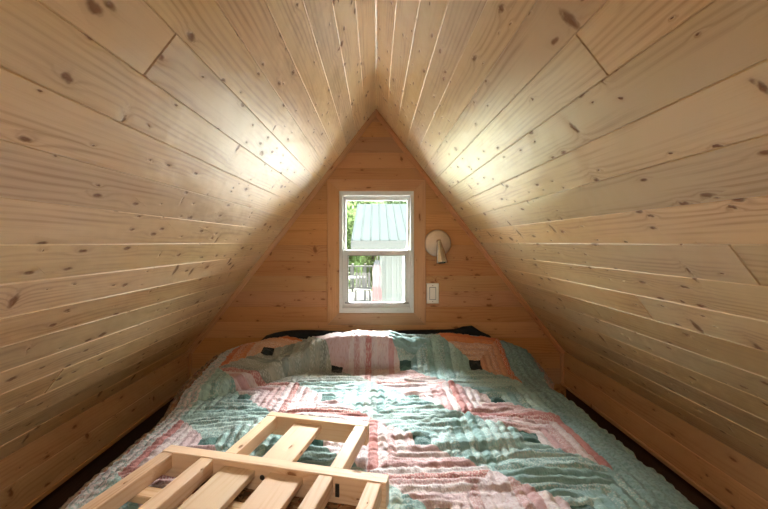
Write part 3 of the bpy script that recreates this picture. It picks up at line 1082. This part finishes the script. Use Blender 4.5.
# cloth hung at the shed corner
M_cloth, g, b, o = new_mat('faded_striped_cloth')
tc = g.n('TexCoord')
so = g.n('SeparateXYZ', ins={0: tc.outputs['Object']})
nz = g.n('TexNoise', ins={'Vector': tc.outputs['Object'], 'Scale': 7.0})
st = g.m('SINE', g.m('ADD', g.m('MULTIPLY', so.outputs[0], 55.0), g.m('MULTIPLY', nz.outputs[0], 9.0)))
cc = g.mix(g.ss(st, -0.3, 0.3), (0.105, 0.088, 0.09), (0.105, 0.07, 0.072))
cc = g.mix(g.ss(so.outputs[2], -0.60, -0.72), cc, (0.105, 0.05, 0.05))
cc = g.mix(g.ss(so.outputs[2], -0.16, -0.10), cc, (0.04, 0.045, 0.05))
g.put(b.inputs['Base Color'], cc)
b.inputs['Roughness'].default_value = 0.9
mb = MB()
d_ = 9.7
tp = E(377.2, 260, d_)
rows = []
n = 40
for j in range(24):
    h = j / 23
    z = tp.z - h * 1.02
    wid = 0.045 + 0.055 * min(1, h * 3.2) + 0.012 * math.sin(h * 9)
    off = -0.02 * math.sin(h * 3) - 0.015 * max(0, h - .7)
    rows.append(mb.add(*[(tp.x + off + wid * (1 + 0.16 * math.sin(5 * 2 * math.pi * k / n + h * 2)) * math.cos(2 * math.pi * k / n),
                          d_ + 0.06 * (1 + 0.25 * math.sin(4 * 2 * math.pi * k / n)) * math.sin(2 * math.pi * k / n), z) for k in range(n)]))
for a, bq in zip(rows[:-1], rows[1:]):
    for k in range(n):
        j = (k + 1) % n
        mb.face([a[k], bq[k], bq[j], a[j]], None, 0, True)
mb.face(rows[0])
mb.face(rows[-1][::-1])
fl = empty('hanging_cloth', tp, 'faded red and white cloth hanging in folds at the corner of the shed', 'cloth')
mb.build('fabric', M_cloth, fl, loc=tp)
mb = MB()
mb.tube([(tp.x, d_, tp.z - .04), (tp.x, d_, tp.z + 0.10), (tp.x + .12, 9.89, tp.z + 0.16)], 0.012)
mb.build('pole', M_deck, fl, loc=tp)

# deck terrace with its railing, table and chair
DZ = ZC - 1.92
mb = MB()
mb.box((-3.4, 11.0, DZ - 0.12), (0.10, 15.2, DZ), 0.005, 0)
for xx in (-3.3, -1.6, 0.0):
    for yy in (11.1, 15.1):
        mb.box((xx - .06, yy - .06, GZ), (xx + .06, yy + .06, DZ - .12), 0.004, 2)
tag(mb.build('deck', M_deck, loc=(-1.6, 13, GZ)), 'raised weathered wooden deck left of the shed outside', 'deck')
rl = empty('deck_railing', (-1.6, 15.1, DZ), 'weathered wooden railing along the far edge of the deck', 'railing')
for z in (0.95, 0.12):
    mb = MB()
    mb.box((-3.4, 15.06, DZ + z), (0.1, 15.14, DZ + z + 0.06), 0.004, 0)
    mb.build('rail', M_deck, rl, loc=(-1.6, 15.1, DZ + z))
for i in range(8):
    x = -3.36 + i * 0.49
    mb = MB()
    mb.box((x - .045, 15.05, DZ), (x + .045, 15.15, DZ + 1.08), 0.005, 2)
    mb.build('post', M_deck, rl, loc=(x, 15.1, DZ))
for i in range(28):
    x = -3.3 + i * 0.122
    mb = MB()
    mb.box((x - .016, 15.085, DZ + .18), (x + .016, 15.115, DZ + .95), 0.002, 2)
    mb.build('baluster', M_deck, rl, loc=(x, 15.1, DZ))
tb = empty('patio_table', (-0.75, 13.2, DZ), 'pale rectangular patio table standing on the deck outside', 'table')
mb = MB()
mb.box((-1.15, 12.85, DZ + .70), (-0.30, 13.55, DZ + .74), 0.006, 0)
mb.build('table_top', M_white, tb, loc=(-.75, 13.2, DZ + .7))
for x in (-1.08, -.37):
    for y in (12.92, 13.48):
        mb = MB()
        mb.box((x - .03, y - .03, DZ), (x + .03, y + .03, DZ + .70), 0.004, 2)
        mb.build('leg', M_white, tb, loc=(x, y, DZ))
ch = empty('patio_chair', (-0.42, 12.2, DZ), 'grey wooden slat chair on the deck in front of the patio table', 'chair')
mb = MB()
for k in range(5):
    mb.box((-.66, 11.98 + k * .09, DZ + .42), (-.18, 12.06 + k * .09, DZ + .445), 0.003, 0)
mb.build('seat', M_deck, ch, loc=(-.42, 12.2, DZ + .42))
mb = MB()
for k in range(5):
    x = -.66 + k * .10
    mb.beam((x, 12.42, DZ + .42), (0, .18, .98), (1, 0, 0), (0, .98, -.18), .52, .08, .02, 0.003)
mb.build('backrest', M_deck, ch, loc=(-.42, 12.42, DZ + .42))
for x in (-.64, -.20):
    for y in (12.0, 12.4):
        mb = MB()
        mb.box((x - .025, y - .025, DZ), (x + .025, y + .025, DZ + .42), 0.003, 2)
        mb.build('leg', M_deck, ch, loc=(x, y, DZ))


def tree(loc, hgt, rad, nleaf, mat, label, seed, leaf=0.13):
    r = np.random.RandomState(seed)
    t = empty('tree', loc, label, 'tree', 'trees beyond the shed and deck')
    mb = MB()
    base_ = Vector(loc)
    pts, rs = [], []
    for k in range(8):
        f = k / 7
        pts.append(base_ + Vector((0.12 * math.sin(f * 4 + seed), 0.1 * math.cos(f * 3 + seed), hgt * 0.85 * f)))
        rs.append(0.16 * (1 - 0.8 * f) + 0.02)
    mb.tube(pts, rs, 10)
    for k in range(14):
        f = 0.25 + 0.6 * k / 14
        a = k * 2.4
        q = base_ + Vector((0, 0, hgt * 0.85 * f))
        l_ = rad * 0.8 * (1 - 0.4 * f)
        mb.tube([q, q + Vector((math.cos(a) * l_ * .5, math.sin(a) * l_ * .5, l_ * .25)), q + Vector((math.cos(a) * l_, math.sin(a) * l_, l_ * .6))], [0.05, 0.035, 0.015], 6)
    mb.build('trunk', M_bark, t, loc=loc)
    # leaves gathered in clumps through the crown
    ncl = 70
    u = r.normal(size=(ncl, 3))
    u /= np.linalg.norm(u, axis=1, keepdims=True)
    cc_ = u * (r.uniform(0.25, 1, (ncl, 1)) ** 0.5) * [rad, rad, hgt * 0.42] + [0, 0, hgt * 0.56]
    ci = r.randint(0, ncl, nleaf)
    pos = cc_[ci] + r.normal(size=(nleaf, 3)) * rad * 0.16
    a = r.normal(size=(nleaf, 3))
    a /= np.linalg.norm(a, axis=1, keepdims=True)
    b_ = np.cross(a, r.normal(size=(nleaf, 3)))
    b_ /= np.linalg.norm(b_, axis=1, keepdims=True)
    sz = leaf * r.uniform(0.6, 1.3, (nleaf, 1))
    v = np.stack([pos - a * sz, pos + b_ * sz * .45, pos + a * sz, pos - b_ * sz * .45], 1).reshape(-1, 3)
    me_ = bpy.data.meshes.new('foliage')
    me_.from_pydata(v.tolist(), [], np.arange(nleaf * 4).reshape(-1, 4).tolist())
    me_.materials.append(mat)
    o_ = bpy.data.objects.new('foliage', me_)
    COL.objects.link(o_)
    o_.parent = t
    return t


tree((-1.9, 17.2, GZ), 5.9, 1.25, 9000, M_leaf[0], 'leafy green tree nearest the deck, left in the window view', 1, 0.11)
tree((-0.1, 21.0, GZ), 5.0, 1.5, 8000, M_leaf[1], 'lighter green tree behind the deck and hanging cloth', 2, 0.12)
tree((1.6, 25.5, GZ), 7.3, 1.9, 8000, M_leaf[2], 'dark green tree showing just above the shed roof', 3, 0.13)
tree((-3.6, 25.0, GZ), 6.6, 1.9, 9000, M_leaf[1], 'distant tree behind the nearest leafy one', 4, 0.14)

tree((-1.1, 29.5, GZ), 7.4, 2.1, 9000, M_leaf[0], 'farthest tall tree, behind the shed ridge at the left', 5, 0.15)

# ------------------------------------------------------------------ light
wd = bpy.data.worlds.new('World')
SC.world = wd
wd.use_nodes = True
wn_ = NT(wd.node_tree)
wd.node_tree.nodes.clear()
wo = wn_.n('OutputWorld')
tc = wn_.n('TexCoord')
sz_ = wn_.n('SeparateXYZ', ins={0: tc.outputs['Generated']})
skyc = wn_.ramp(sz_.outputs[2], [(0.0, (0.93, 0.96, 0.95)), (0.5, (0.90, 0.96, 1.0)), (1.0, (0.80, 0.91, 1.0))])
bg = wn_.n('Background', ins={'Color': skyc, 'Strength': 4.5})
wn_.put(wo.inputs[0], bg.outputs[0])

for nm, loc, rot, sx_, sy_ in (('window_portal', (0.5 * (WX0 + WX1), D + 0.115, 0.5 * (WZ0 + WZ1)), (math.radians(-90), 0, 0), WX1 - WX0, WZ1 - WZ0),):
    l = bpy.data.lights.new(nm, 'AREA')
    l.shape = 'RECTANGLE'
    l.size, l.size_y = sx_, sy_
    l.cycles.is_portal = True
    lo = bpy.data.objects.new(nm, l)
    lo.location = loc
    lo.rotation_euler = rot
    COL.objects.link(lo)

# hazy sun high behind the shed, shining down at the window and onto the gravel
l = bpy.data.lights.new('hazy_sun', 'SUN')
l.energy = 85
l.angle = math.radians(58)
l.color = (1.0, 0.97, 0.93)
lo = bpy.data.objects.new('hazy_sun', l)
lo.rotation_euler = Vector((-0.05, -math.cos(math.radians(47)), -math.sin(math.radians(47)))).to_track_quat('-Z', 'Y').to_euler()
lo.location = (0, 20, 20)
COL.objects.link(lo)

# unseen warm fill light added under the ridge, behind the camera
l = bpy.data.lights.new('ridge_fill', 'AREA')
l.shape = 'DISK'
l.size = 0.16
l.energy = 10
l.color = (1.0, 0.86, 0.68)
lo = bpy.data.objects.new('ridge_fill', l)
lo.location = (0, -1.1, ZC + 0.665)
lo.rotation_euler = (0, 0, 0)
COL.objects.link(lo)

# two fill lights added behind the camera to brighten the near slopes
for xx in (-0.55, 0.55):
    l = bpy.data.lights.new('rear_fill', 'POINT')
    l.energy = 3.2
    l.shadow_soft_size = 0.12
    l.color = (1.0, 0.84, 0.64)
    lo = bpy.data.objects.new('rear_fill', l)
    lo.location = (xx * 0.96, -0.7, ZC - 0.1)
    COL.objects.link(lo)

# ------------------------------------------------------------------ camera
cam = bpy.data.cameras.new('camera')
cam.sensor_width = 36.0
cam.lens = F / 768 * 36.0
cam.shift_x = 8.0 / 768
cam.shift_y = -12.5 / 768
cam.clip_start = 0.02
co = bpy.data.objects.new('camera', cam)
co.location = (0, 0, ZC)
co.rotation_euler = (math.radians(90), 0, 0)
COL.objects.link(co)
SC.camera = co
vs = SC.view_settings
vs.view_transform = 'Standard'
vs.look = 'None'
vs.gamma = 1.0
vs.use_curve_mapping = False
vs.exposure = 1.0
